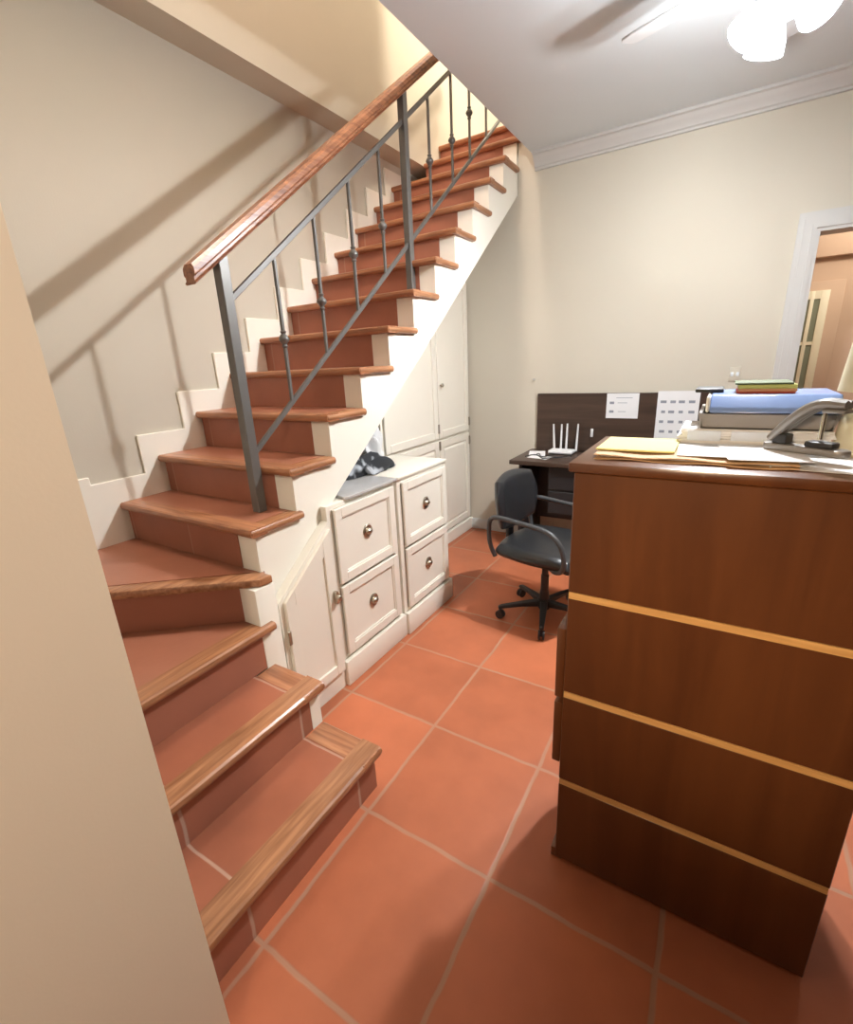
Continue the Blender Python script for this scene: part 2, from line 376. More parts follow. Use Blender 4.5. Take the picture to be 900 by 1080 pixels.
# turn: three steps facing the room, then one diagonal winder
XS = {1: -0.858, 2: -1.100, 3: -1.325}
def sidenose(b, x, y0, y1, z): prism(b, [(x-.085, z), (x-.010, z), (x-.003, z-.005), (x, z-.015), (x-.003, z-.026), (x-.010, z-.032), (x-.085, z-.032)], 'y', y0, y1)
for i in (1, 2):
    x, z = XS[i], nz(i); xn = XS[i+1]-.03
    t = obj('tread', bx(xn-.002, x-.085, YB+.001, .900, z-.03, z), m_ttread, st)
    n = BM(); sidenose(n, x, YB+.001, .996, z)
    q = BM(); z_ = z-.0008; prism(q, [(.900, z_), (.988, z_), (.996, z_-.006), (1.0, z_-.015), (.996, z_-.025), (.988, z_-.0305), (.900, z_-.0305)], 'x', xn+.002, x-.003, .002, 1)
    obj('nosing', n, m_nose_y, t); obj('side_nosing', q, m_nose_x, t)
    c = BM(); box(c, xn-.02, x-.035, YB+.001, .985, nz(i-1)+.001, z-.032); obj('step_core', c, m_string, st)
for i in (1, 2):
    x = XS[i]-.03; yr = 0.985 if i == 1 else .94
    obj('riser', bx(x-.02, x, YB+.001, yr, nz(i-1)+.001, nz(i)-.031), m_triser, st)
    if i == 2: obj('riser_end', bx(x-.02, x+.001, .941, .988, nz(i-1)+.001, nz(i)-.031), m_string, st)
obj('riser', bx(XS[3]-.05, XS[3]-.03, YB+.001, .956, nz(2)+.001, nz(3)-.031), m_rplain, st)
# winder 3 (triangle up to the diagonal) and winder 4
P0, P1 = Vector((-1.352, .985)), Vector((XW+.0165, YB+.001))
dv = (P1-P0).normalized(); nv = Vector((-dv.y, dv.x))
if nv.dot(Vector((1, -1))) < 0: nv = -nv         # points down the stair
def offp(P, k):
    q = P-nv*k; return (max(q.x, XW+.017), max(q.y, YB+.001))
z = nz(3)
t = BM(); prism(t, [(XS[3]-.085, YB+.001), (XS[3]-.085, .93), offp(P0, .06), offp(P1, .0), ], 'z', z-.03, z); t = obj('tread', t, m_plain, st)
n = BM(); sidenose(n, XS[3], YB+.001, 1.005, z); box(n, XS[3]-.12, XS[3]-.08, .93, .956, z-.031, z-.001); obj('nosing', n, m_nose_y, t)
z = nz(4)
rp = BM(); prism(rp, [offp(P0, .03), offp(P1, .03), offp(P1, .05), offp(P0, .05)], 'z', nz(3)+.001, z-.031); obj('riser', rp, m_rplain, st)
t = BM(); prism(t, [offp(P0, .075), offp(P1, .075), (XW+.0165, ny(5)+.052), (-1.46, ny(5)+.052)], 'z', z-.03, z)
t = obj('tread', t, m_plain, st)
n = BM(); prism(n, [offp(P0, 0), offp(P1, 0), offp(P1, .076), offp(P0, .076)], 'z', z-.032, z, .007, 2)
prism(n, [offp(P0, .004), (-1.345, 1.035), (-1.44, 1.035), (-1.44, .96)], 'z', z-.0312, z-.0008, .005, 2); obj('nosing', n, m_nose_y, t)

# ------------------------------------------------------------------ stair railing
XB = -1.545
rl = thing('stair_railing', 'grey iron stair railing with knuckled balusters and a brown wooden handrail', 'railing', (XB, 1.18, nz(5)))
def top_z(y): return 1.706+.770*(y-1.218)
def low_z(y): return 1.150+.772*(y-1.218)
def sbox(b, yz0, yz1, wx, h):
    """square bar from (y, z) to (y, z) in the railing plane"""
    y0, z0 = yz0; y1, z1 = yz1; prism(b, [(y0, z0-h/2), (y1, z1-h/2), (y1, z1+h/2), (y0, z0+h/2)], 'x', XB-wx/2, XB+wx/2, .002, 1)
def post(y, z0, z1, s=.036):
    b = BM(); box(b, XB-s/2, XB+s/2, y-s/2, y+s/2, z0, z1, .002, 1); return b
hr_z = lambda y: 1.735+.745*(y-1.06)
obj('newel_post', post(1.182, nz(5), hr_z(1.182)+.005, .04), m_iron, rl)
obj('newel_post', post(2.405, nz(10), hr_z(2.405)+.005, .038), m_iron, rl)
b = BM(); sbox(b, (1.19, top_z(1.19)), (3.80, top_z(3.80)), .014, .026); obj('upper_bar', b, m_iron, rl)
b = BM(); sbox(b, (1.19, low_z(1.19)), (3.80, low_z(3.80)), .014, .026); obj('lower_bar', b, m_iron, rl)
KN = {0: .27, 1: .27, 2: .27, 3: .27}
for k, y in enumerate((1.428, 1.672, 1.920, 2.168, 2.66, 2.930, 3.170, 3.420, 3.66)):
    o = obj('baluster', post(y, low_z(y), top_z(y), .0135), m_iron, rl)
    c = BM(); zc = low_z(y)+(.25 if k % 2 == 0 else .22)
    lathe(c, [(.008, -.034), (.013, -.028), (.009, -.02), (.020, -.007), (.022, 0), (.020, .007), (.009, .02), (.013, .028), (.008, .034)], (XB, y, zc), 12)
    obj('collar', c, m_iron, o)
b = BM(); y0, y1 = 1.055, 3.84
hp = [(-.031, .0), (-.023, .006), (-.023, .016), (-.031, .024), (-.031, .044), (-.020, .056), (.020, .056), (.031, .044), (.031, .024), (.023, .016), (.023, .006), (.031, .0), (.024, -.006), (-.024, -.006)]
t = BM(); A = [t.verts.new((XB+u, y0, hr_z(y0)+v)) for u, v in hp]; B = [t.verts.new((XB+u, y1, hr_z(y1)+v)) for u, v in hp]
t.faces.new(A); t.faces.new(B[::-1])
for i in range(len(hp)): t.faces.new((A[i], B[i], B[(i+1) % len(hp)], A[(i+1) % len(hp)]))
bmesh.ops.recalc_face_normals(t, faces=t.faces); merge(b, t)
obj('handrail', b, m_rail, rl)

# ------------------------------------------------------------------ under-stair cabinets
XC = -1.345
def panel(b, y0, y1, z0, z1, x, th=.018, fr=.055, rec=.008, raised=True):
    """framed front facing +x with a recessed, bevelled panel"""
    box(b, x, x+th-rec-.004, y0, y1, z0, z1)
    box(b, x, x+th, y0, y0+fr, z0, z1, .003, 1); box(b, x, x+th, y1-fr, y1, z0, z1, .003, 1)
    box(b, x, x+th, y0+fr-.003, y1-fr+.003, z1-fr, z1, .003, 1); box(b, x, x+th, y0+fr-.003, y1-fr+.003, z0, z0+fr, .003, 1)
    if not raised:
        k = .007
        for a in ((y0+fr-.001, y0+fr+k, z0+fr, z1-fr), (y1-fr-k, y1-fr+.001, z0+fr, z1-fr), (y0+fr+k, y1-fr-k, z1-fr-k, z1-fr+.001), (y0+fr+k, y1-fr-k, z0+fr-.001, z0+fr+k)):
            box(b, x+.002, x+th-.005, *a, .002, 1)
        return
    t = bmesh.new(); bmesh.ops.create_cube(t, size=1)
    g = .012
    for v in t.verts:
        k = 1 if v.co.x > 0 else 0; ins = fr+g+(.014 if k else 0)
        v.co = Vector((x+(th-.002 if k else th-rec-.005), (y0+ins if v.co.y < 0 else y1-ins), (z0+ins if v.co.z < 0 else z1-ins)))
    merge(b, t)
def cup_pull(y, z, x, par):
    b = BM()
    M = Matrix.Translation((x, y, z)) @ Matrix.Rotation(PI/2, 4, 'Y')
    lathe(b, [(.001, .0), (.029, .0), (.031, .006), (.026, .010), (.020, .009)], n=20, M=M @ Matrix.Diagonal((1.12, 1.0, 1, 1)))
    ball(b, (x+.009, y, z), .021, (.85, 1.1, .8))
    return obj('cup_pull', b, m_pull, par)
# triangular door
tc_ = thing('triangular_cabinet', 'cream triangular cupboard under the lowest part of the stair stringer', 'cabinet', (-1.4, 1.2, 0))
ya, yb = 1.052, 1.362
def ut(y): return under(y)+.008
b = BM(); prism(b, [(ya, 0), (yb, 0), (yb, ut(yb)), (ya, ut(ya))], 'x', -1.398, XC-.012); obj('body', b, m_cream, tc_)
b = BM(); dy0, dy1 = ya+.02, yb-.008
prism(b, [(dy0, .10), (dy1, .10), (dy1, ut(dy1)-.02), (dy0, ut(dy0)-.02)], 'x', XC-.012, XC-.004, .002, 1)
for s in (([(dy0, .10), (dy0+.05, .10), (dy0+.05, ut(dy0+.05)-.02), (dy0, ut(dy0)-.02)]), ([(dy1-.05, .10), (dy1, .10), (dy1, ut(dy1)-.02), (dy1-.05, ut(dy1-.05)-.02)]),
          ([(dy0+.05, .10), (dy1-.05, .10), (dy1-.05, .15), (dy0+.05, .15)]), ([(dy0+.05, ut(dy0+.05)-.09), (dy1-.05, ut(dy1-.05)-.09), (dy1-.05, ut(dy1-.05)-.02), (dy0+.05, ut(dy0+.05)-.02)])):
    prism(b, s, 'x', XC-.006, XC+.006, .002, 1)
d = obj('door', b, m_cream, tc_)
b = BM(); box(b, XC+.005, XC+.026, yb-.034, yb-.018, .455, .515, .004); ball(b, (XC+.03, yb-.026, .485), .013, (1, 1, 1.2)); obj('knob', b, m_pull, d)
b = BM(); box(b, XC+.004, XC+.010, dy0-.012, dy0+.004, .40, .46, .002, 1); obj('hinge', b, m_hinge, d)
# two drawer units
def drawer_unit(y0, y1, name, label, clip=False, dx=0.0):
    u = thing(name, label, 'cabinet', (-1.55, (y0+y1)/2, 0), 0, 'drawer cabinets under the stairs')
    xf = XC-.018+dx
    b = BM(); H = .885
    box(b, -1.395, xf, y0, y1, .0, H, .002, 1)
    if clip: prism(b, [(y0, .0), (y1, .0), (y1, H), (1.475, H), (y0, ut(y0)-.02)], 'x', -1.74, -1.394)
    else: box(b, -1.74, -1.394, y0, y1, 0, H)
    obj('carcass', b, m_cream, u)
    obj('plinth', bx(xf-.002, xf+.026, y0, y1, 0, .128, .004), m_cream, u)
    if not clip: obj('top', bx(-1.74, xf+.012, y0, y1, .8855, .900, .003), m_cream, u)
    for z0, z1 in ((.15, .50), (.515, .865)):
        b = BM(); panel(b, y0+.03, y1-.03, z0, z1, xf, .020, .045, .008, False)
        d = obj('drawer', b, m_cream, u)
        cup_pull((y0+y1)/2, z0+.185, xf+.008, d)
    return u
drawer_unit(1.366, 1.862, 'drawer_cabinet', 'cream two-drawer cabinet beside the triangular cupboard, grey top with cloth on it', True)
drawer_unit(1.868, 2.375, 'drawer_cabinet', 'cream two-drawer cabinet nearest the far wall, at the end of the low row', False, .012)
b = BM(); prism(b, [(-1.36, 1.48), (-1.345, 1.50), (-1.34, 1.861), (-1.74, 1.861), (-1.74, 1.50), (-1.52, 1.50), (-1.39, 1.49)], 'z', .886, .900, .002, 1)
tag(obj('worktop', b, m_glasstop, loc=(-1.55, 1.68, .886)), 'shiny grey worktop sheet on the drawer cabinet beside the triangular cupboard', 'worktop')
# tall closet, front set back under the stair
XT = -1.80
tl = thing('tall_closet', 'tall cream closet with four panelled doors under the top of the stairs', 'closet', (-2.0, 3.0, 0))
y0, y1 = 2.385, YF-.002
b = BM(); prism(b, [(y0, 0), (y1, 0), (y1, under(y1)-.01), (y0, under(y0)-.01)], 'x', -2.29, XT-.02); obj('carcass', b, m_cream, tl)
b = BM(); prism(b, [(y0, 0), (y1, 0), (y1, .10), (y0, .10)], 'x', XT-.02, XT+.012, .004, 1); obj('plinth', b, m_cream, tl)
ym = 3.09
def tall_door(ya, yb, z0, z1):
    if z1 is None:
        b = BM(); fr = .055; x = XT-.02
        f = lambda y: under(y)-.03
        z1c = f(yb)
        prism(b, [(ya, z0), (yb, z0), (yb, min(2.02, f(yb))), (ya, min(2.02, f(ya)))], 'x', x, x+.008)
        for s in ([(ya, z0), (ya+fr, z0), (ya+fr, min(2.02, f(ya+fr))), (ya, min(2.02, f(ya)))], [(yb-fr, z0), (yb, z0), (yb, min(2.02, f(yb))), (yb-fr, min(2.02, f(yb-fr)))],
                  [(ya+fr, z0), (yb-fr, z0), (yb-fr, z0+fr), (ya+fr, z0+fr)],
                  [(ya+fr, min(2.02, f(ya+fr))-fr), (yb-fr, min(2.02, f(yb-fr))-fr), (yb-fr, min(2.02, f(yb-fr))), (ya+fr, min(2.02, f(ya+fr)))]):
            prism(b, s, 'x', x+.004, x+.02, .003, 1)
    else:
        b = BM(); panel(b, ya, yb, z0, z1, XT-.02, .02, .055, .009)
    return obj('door', b, m_cream, tl)
dl = tall_door(y0+.02, ym-.006, .885, None); dr = tall_door(ym+.006, y1-.02, .885, None)
tall_door(y0+.02, ym-.006, .115, .865); dr2 = tall_door(ym+.006, y1-.02, .115, .865)
b = BM(); lathe(b, [(.006, 0), (.006, .012), (.014, .018), (.015, .026), (.008, .032)], M=Matrix.Translation((XT, ym+.035, 1.28)) @ Matrix.Rotation(PI/2, 4, 'Y'), n=14); obj('knob', b, m_pull, dr)
for dd, y, z in ((dl, ym-.004, .96), (dr, y1-.022, .96), (dr2, y1-.022, .80), (dr2, ym+.004, .83)):
    b = BM(); box(b, XT-.002, XT+.006, y-.010, y+.010, z-.035, z+.035, .002, 1); obj('hinge', b, m_hinge, dd)
# things lying on the worktop
b = BM()
random.seed(3)
t = bmesh.new(); bmesh.ops.create_icosphere(t, subdivisions=4, radius=1.0)
for v in t.verts:
    c = v.co; k = 1+.16*math.sin(5*c.x+2*c.y)+.12*math.sin(7*c.y+4*c.z+1)
    v.co = Vector((c.x*.095*k, c.y*.17*k, max(.0, c.z*.07*k+.01+.02*math.sin(9*c.x+6*c.y))))
merge(b, t, Matrix.Translation((-1.58, 1.88, .902)) @ Matrix.Rotation(-.35, 4, 'Z'))
tube(b, [(-1.54, 1.98, .916), (-1.53, 2.02, .915), (-1.52, 2.06, .914), (-1.51, 2.09, .909)], [.014, .01, .012, .004], 8)
tag(obj('folded_garment', b, m_cloth, loc=(-1.58, 1.93, .90)), 'crumpled black and white patterned cloth lying on the low cabinets under the stair', 'cloth')
b = BM()
t = bmesh.new(); bmesh.ops.create_icosphere(t, subdivisions=4, radius=1.0)
for v in t.verts:
    c = v.co; k = 1+.14*math.sin(6*c.x+3*c.z)+.12*math.sin(8*c.z+5*c.y+2)
    pin = 1-.55*max(0, c.z)**2
    v.co = Vector((c.x*.06*k*pin, c.y*.075*k*pin, max(0, (c.z+.75)*.15*k)))
merge(b, t, Matrix.Translation((-1.66, 2.075, .901)))
tag(obj('plastic_bag', b, m_bag, loc=(-1.66, 2.075, .901)), 'crumpled white plastic bag standing behind the patterned cloth beside the closet', 'bag')

# ------------------------------------------------------------------ dresser
dx0, dx1, dyf, dyb, dz = -.262, .332, 1.047, 1.42, 1.216
ds = thing('chest_of_drawers', 'dark brown wooden chest of four drawers with pale strips between them', 'chest of drawers', (.035, 1.23, 0))
b = BM(); box(b, dx0+.006, dx1-.006, dyf+.022, dyb, 0.0, dz-.022); obj('carcass', b, m_dress, ds)
b = BM(); box(b, dx0-.012, dx1+.012, dyf-.008, dyb+.01, dz-.022, dz, .004); obj('top', b, m_dress, ds)
zs = [.010, .300, .594, .885, dz-.024]
for k in range(4):
    z0 = zs[k]+(.0 if k == 0 else .009); z1 = zs[k+1]-(.009 if k < 3 else .0)
    b = BM(); box(b, dx0, dx1, dyf, dyf+.021, z0, z1, .002, 1); obj('drawer', b, m_dress, ds)
for z in zs[1:4]:
    o = obj('divider_strip', bx(dx0+.002, dx1-.002, dyf-.001, dyf+.0215, z-.0085, z+.0085), m_strip, ds); o['label'] = 'pale raw wood strip'
for z0, z1 in ((.36, .56), (.575, .785)):
    obj('side_rail', bx(dx0-.024, dx0-.0005, dyf+.004, dyf+.30, z0, z1, .004), m_dress, ds)
obj('foot', bx(dx0-.014, dx0+.02, dyf+.004, dyf+.05, 0, .035, .003), m_dress, ds)

ZT = dz
# manila folder, yellow pad, papers
def sheet(name, label, cat, cx, cy, w_, d_, z0, th, rz, material, group=None, r=.0006):
    b = BM(); box(b, cx-w_/2, cx+w_/2, cy-d_/2, cy+d_/2, z0, z0+th, r, 1, M=None)
    M = Matrix.Translation((cx, cy, 0)) @ Matrix.Rotation(rz, 4, 'Z') @ Matrix.Translation((-cx, -cy, 0))
    bmesh.ops.transform(b, matrix=M, verts=b.verts)
    return tag(obj(name, b, material, loc=(cx, cy, z0)), label, cat, group)
fo = thing('manila_folder', 'thick tan manila folder along the front edge of the brown chest', 'folder', (-.04, 1.21, ZT))
for k in range(2):
    b = BM(); t = bmesh.new(); bmesh.ops.create_grid(t, x_segments=24, y_segments=8, size=.5)
    for v in t.verts:
        x = v.co.x*.375; y = v.co.y*.22
        v.co = Vector((-.045+x, 1.205+y, ZT+.003+.007*k+.0018*math.sin(x*40+k*2)*(y < -.05)))
    bmesh.ops.solidify(t, geom=t.faces[:], thickness=.002); merge(b, t); obj('cover' if k else 'back', b, m_manila, fo)
obj('contents', bx(-.22, .13, 1.11, 1.31, ZT+.0045, ZT+.0075), m_paper, fo)
sheet('yellow_pad', 'pale yellow paper pad on the left end of the manila folder', 'paper pad', -.155, 1.225, .165, .175, ZT+.0135, .004, .0, m_yellow)
sheet('loose_paper', 'white sheet with pencil marks lying across the middle of the folder', 'paper', -.005, 1.205, .13, .17, ZT+.0135, .0012, .05, m_paper, None)
sheet('loose_paper', 'white sheet under the grey hole punch on the right of the chest top', 'paper', .215, 1.215, .21, .25, ZT+.001, .0012, -.12, m_paper, None)
sheet('loose_paper', 'white sheet between the middle sheet and the hole punch', 'paper', .085, 1.19, .14, .19, ZT+.0155, .0012, .12, m_paper, None)
# pencil strokes on the sheets
def strokes(par_name, L):
    o = bpy.data.objects[par_name]
    for (x0, y0, x1, y1, z) in L:
        b = BM()
        d = Vector((x1-x0, y1-y0, 0)); n = Vector((-d.y, d.x, 0)).normalized()*.0012
        t = bmesh.new(); vs = [t.verts.new(Vector((x0, y0, z))+s) for s in (n, -n)]+[t.verts.new(Vector((x1, y1, z))+s) for s in (-n, n)]
        t.faces.new(vs); bmesh.ops.recalc_face_normals(t, faces=t.faces); merge(b, t); obj('pencil_stroke', b, m_ink, o)
strokes('loose_paper', [(-.045, 1.215, .0, 1.155, ZT+.0152), (-.02, 1.26, .03, 1.265, ZT+.0152), (-.02, 1.245, .02, 1.25, ZT+.0152)])
strokes('loose_paper.002', [(.06, 1.20, .10, 1.145, ZT+.0172), (.05, 1.25, .12, 1.262, ZT+.0172)])
ps = thing('paper_stack', 'stack of white papers under the grey document tray', 'paper stack', (.08, 1.36, ZT))
b = BM()
for k in range(9):
    o = random.uniform(-.006, .006); box(b, -.075+o, .212+o, 1.285+random.uniform(-.006, .006), 1.44, ZT+.0135+.0038*k, ZT+.0135+.0038*k+.0036)
box(b, -.07, .205, 1.33, 1.43, ZT, ZT+.0136)
obj('sheets', b, m_paper, ps)
b = BM(); box(b, -.058, .01, 1.277, 1.2795, ZT+.022, ZT+.045); box(b, .03, .11, 1.277, 1.2795, ZT+.024, ZT+.045); obj('blue_edge', b, m_paperb, ps)
# document tray and blue binder
ZS = ZT+.0135+.0342
tr = thing('document_tray', 'grey plastic document tray on the white paper stack', 'tray', (.1, 1.4, ZS))
b = BM(); yA, yB = 1.30, 1.52
prism(b, [(-.035, ZS), (.212, ZS), (.222, ZS+.036), (.214, ZS+.036), (.206, ZS+.004), (-.029, ZS+.004), (-.033, ZS+.036), (-.041, ZS+.036)], 'y', yA, yB, .001, 1)
box(b, -.034, .212, yA, yA+.005, ZS, ZS+.034, .001, 1); box(b, -.034, .212, yB-.005, yB, ZS, ZS+.034, .001, 1)
obj('tray_body', b, m_greyp, tr)
obj('black_liner', bx(-.025, .204, yA+.01, yB-.01, ZS+.005, ZS+.03), m_black, tr)
bb = thing('blue_binder', 'glossy blue binder lying on the grey document tray', 'binder', (.1, 1.4, ZS+.036))
b = BM(); prism(b, [(yA-.006, ZS+.0365), (yB, ZS+.0365), (yB, ZS+.075), (yA+.035, ZS+.075), (yA+.0, ZS+.048)], 'x', -.02, .222, .004, 2); obj('cover', b, m_blue, bb)
b = BM(); box(b, -.0285, -.0205, yA+.0, yB, ZS+.037, ZS+.073, .003, 1); obj('page_edge', b, m_white_pl, bb)
ZBn = ZS+.0755
tag(obj('phone', bx(-.058, .004, 1.40, 1.50, ZBn, ZBn+.009, .003), m_black, loc=(-.03, 1.45, ZBn)), 'flat black slab at the left end of the blue binder', 'phone')
zz = ZBn
for k, (mt, th, nm) in enumerate(((m_red, .004, 'red'), (m_orange, .006, 'orange'), (m_green, .009, 'lime green'), (m_dgreen, .004, 'dark green'))):
    o = random.uniform(-.006, .006)
    place = {'red': 'at the bottom of the pile on the blue binder', 'orange': 'second from the bottom of the pile on the blue binder', 'lime green': 'under the dark one on the pile on the blue binder', 'dark green': 'on top of the pile on the blue binder'}[nm]
    tag(obj('card_folder', bx(.03+o, .142+o, 1.36, 1.49, zz, zz+th, .001, 1), mt, loc=(.09, 1.42, zz)), nm+' card folder '+place, 'folder', 'coloured folders on the blue binder'); zz += th+.0003
# hole punch with arched lever
hp_ = thing('hole_punch', 'grey metal paper punch with an arched lever handle on white papers', 'hole punch', (.16, 1.20, ZT+.0172), -.62)
zb = 0.0
b = BM(); prism(b, [(-.075, -.016), (.06, -.018), (.072, -.010), (.072, .010), (.06, .018), (-.075, .016), (-.085, 0)], 'z', zb, zb+.014, .003, 2); obj('base', b, m_metalgrey, hp_, local=True)
b = BM(); box(b, -.062, -.034, -.012, .012, zb+.014, zb+.034, .002, 1); obj('hinge_block', b, m_black, hp_, local=True)
arc = [(-.068+.125*s, 0, zb+.022+.078*math.sin(min(1, s*1.15)*PI*.56)) for s in [k/14 for k in range(15)]]
b = BM()
for sgn in (-.008, .008): tube(b, [(x, sgn, z) for x, y, z in arc], [.008+.003*math.sin(k/14*PI) for k in range(15)], 10)
box(b, .02, .06, -.016, .016, zb+.082, zb+.09, .004)
obj('lever', b, m_metalgrey, hp_, local=True)
b = BM(); tube(b, [(.02, 0, zb+.03), (.02, 0, zb+.09)], .004, 10); obj('pin', b, m_chrome, hp_, local=True)
b = BM(); box(b, .0, .05, -.014, .014, zb+.0142, zb+.026, .004); obj('die', b, m_black, hp_, local=True)
# cream lamp cut by the right edge of the picture
lp = thing('table_lamp', 'cream table lamp at the right end of the chest top, cut by the photo edge', 'lamp', (.288, 1.30, ZT))
b = BM(); lathe(b, [(.064, 0), (.070, .008), (.072, .03), (.068, .075), (.05, .1), (.02, .112), (.012, .15)], (.288, 1.30, ZT), 28); obj('base', b, m_shade, lp)
b = BM(); lathe(b, [(.083, .132), (.068, .30), (.0665, .30), (.0815, .132)], (.288, 1.30, ZT), 32, cap=False); obj('lamp_shade', b, m_shade, lp)

# ------------------------------------------------------------------ desk
KX0, KX1, KYF, KYB, KZ = -1.25, .16, 3.13, YF-.004, .75
dk = thing('desk', 'dark brown desk against the far wall with a tall back board', 'desk', (-.5, 3.4, 0))
obj('desk_top', bx(KX0, KX1, KYF, KYB, KZ-.03, KZ, .003), m_desk, dk)
obj('back_board', bx(-1.205, KX1, KYB-.024, KYB, KZ+.001, 1.180, .002, 1), m_desk, dk)
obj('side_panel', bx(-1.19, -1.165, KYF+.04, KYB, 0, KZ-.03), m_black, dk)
obj('side_panel', bx(KX1-.03, KX1, KYF+.04, KYB, 0, KZ-.03), m_desk, dk)
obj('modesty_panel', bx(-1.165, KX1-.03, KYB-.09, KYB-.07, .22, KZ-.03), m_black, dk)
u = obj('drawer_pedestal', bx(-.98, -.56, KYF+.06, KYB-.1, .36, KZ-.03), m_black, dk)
for k in range(2):
    z0 = .375+k*.175
    d = obj('drawer_front', bx(-.97, -.57, KYF+.045, KYF+.061, z0, z0+.16, .003, 1), m_black, u)
# papers pinned on the back board
yb_ = KYB-.0245
def wall_sheet(name, label, cat, x0, x1, z0, z1, marks):
    o = tag(obj(name, bx(x0, x1, yb_-.002, yb_, z0, z1), m_paper, loc=((x0+x1)/2, yb_, z0)), label, cat)
    for (u, v, wu, wv) in marks:
        b = BM(); cx, cz_ = x0+(x1-x0)*u, z0+(z1-z0)*v; a, c = (x1-x0)*wu/2, (z1-z0)*wv/2
        box(b, cx-a, cx+a, yb_-.0026, yb_-.002, cz_-c, cz_+c)
        obj('printed_mark', b, m_ink, o)
wall_sheet('pinned_note', 'small white note sheet pinned on the dark back board', 'note', -.695, -.482, 1.005, 1.178, [(.17, .62, .14, .10), (.17, .27, .14, .10), (.5, .62, .3, .02), (.5, .27, .25, .02), (.55, .82, .5, .02)])
mk = []
random.seed(5)
for r in range(5):
    for c in range(4): mk.append((.16+.22*c+random.uniform(-.02, .02), .14+.17*r, .09+random.uniform(0, .06), .045))
wall_sheet('wall_chart', 'large white chart sheet with rows of small grey marks on the back board', 'chart', -.366, -.116, .80, 1.19, mk)
# router
rt = thing('wifi_router', 'white router with four upright antennas on the dark desk', 'router', (-.97, 3.47, KZ))
b = BM(); box(b, -1.06, -.88, 3.42, 3.53, KZ+.004, KZ+.03, .010, 3); obj('body', b, m_white_pl, rt)
for x, h, tl_ in ((-1.045, .21, -.012), (-.995, .21, .0), (-.955, .215, .002), (-.88, .215, .006)):
    b = BM(); tube(b, [(x, 3.535, KZ+.012), (x, 3.537, KZ+.03), (x+tl_, 3.54, KZ+h)], [.008, .008, .006], 10); obj('antenna', b, m_white_pl, rt)
for k, (cx, cy, w_, d_, rz, lab) in enumerate(((-1.14, 3.42, .12, .2, .3, 'grey-white leaflet lying left of the router on the desk'), (-1.07, 3.28, .16, .1, -.25, 'grey-white leaflet lying in front of the router on the desk'))):
    sheet('leaflet', lab, 'leaflet', cx, cy, w_, d_, KZ+.0005+.0015*k, .0015, rz, m_paper)
cb = BM()
tube(cb, [(-1.17+.31*s, 3.25+.06*math.sin(s*9)+.05*s, KZ+.005+.004*(1+math.sin(s*14))) for s in [k/40 for k in range(41)]], .004, 8)
tube(cb, [(-1.12+.2*s, 3.31+.05*math.sin(s*11+1), KZ+.012+.003*math.sin(s*8)) for s in [k/30 for k in range(31)]], .0035, 8)
tag(obj('power_cable', cb, m_black, loc=(-1.0, 3.28, KZ)), 'tangled black cable lying on the desk in front of the router', 'cable')
b = BM(); box(b, -.793, -.775, yb_-.012, yb_, .865, .925, .004); tag(obj('board_hook', b, m_white_pl, loc=(-.784, yb_, .865)), 'small white hook on the back board right of the router', 'hook')
ot = thing('wall_outlet', 'faint white outlet plate on the far wall above the blue binder', 'outlet', (.054, YF, 1.288))
obj('plate', bx(.025, .085, YF-.008, YF, 1.245, 1.33, .003), m_wall, ot)
for x in (.04, .07): obj('socket', bx(x-.008, x+.008, YF-.0095, YF-.0078, 1.275, 1.30, .002), m_ceil, ot)
b = BM(); tube(b, [(-1.245, YF, 1.285), (-1.245, YF-.02, 1.285)], .008, 10); tag(obj('wall_plug', b, m_white, loc=(-1.245, YF, 1.285)), 'tiny wall plug in the bare far wall above the left end of the desk', 'wall plug')

# ------------------------------------------------------------------ office chair
ch = thing('office_chair', 'black swivel office chair with loop armrests at the desk', 'office chair', (-.735, 2.40, 0), math.radians(-9))
ch.scale = (.94, .94, .97)
def L(name, bm, mt, par=None): return obj(name, bm, mt, par or ch, local=True)
def cushion(sx, sy, sz, pw=.38):
    t = bmesh.new(); bmesh.ops.create_cube(t, size=2); bmesh.ops.subdivide_edges(t, edges=t.edges[:], cuts=9, use_grid_fill=True)
    for v in t.verts:
        c = v.co.copy(); q = c.normalized(); s = c*(1-pw)+q*pw*1.45
        v.co = Vector((s.x*sx, s.y*sy, s.z*sz))
    return t
b = BM(); t = cushion(.225, .225, .04, .5)
for v in t.verts:
    if v.co.x > .12: v.co.z -= (v.co.x-.12)**2*2.2
merge(b, t, Matrix.Translation((.02, 0, .455))); L('seat', b, m_leather)
b = BM(); box(b, -.19, .19, -.19, .19, .400, .425, .012); box(b, -.08, .08, -.07, .07, .36, .402, .01); L('seat_pan', b, m_black)
b = BM(); t = cushion(.03, .185, .135, .55)
for v in t.verts: v.co.x += -(v.co.y**2)*.0+(v.co.y**2)*.9
merge(b, t, Matrix.Translation((-.235, 0, .705)) @ Matrix.Rotation(-.12, 4, 'Y')); L('backrest', b, m_leather)
b = BM(); box(b, -.262, -.235, -.03, .03, .40, .70, .008); box(b, -.25, -.1, -.03, .03, .385, .41, .008); L('back_bracket', b, m_black)
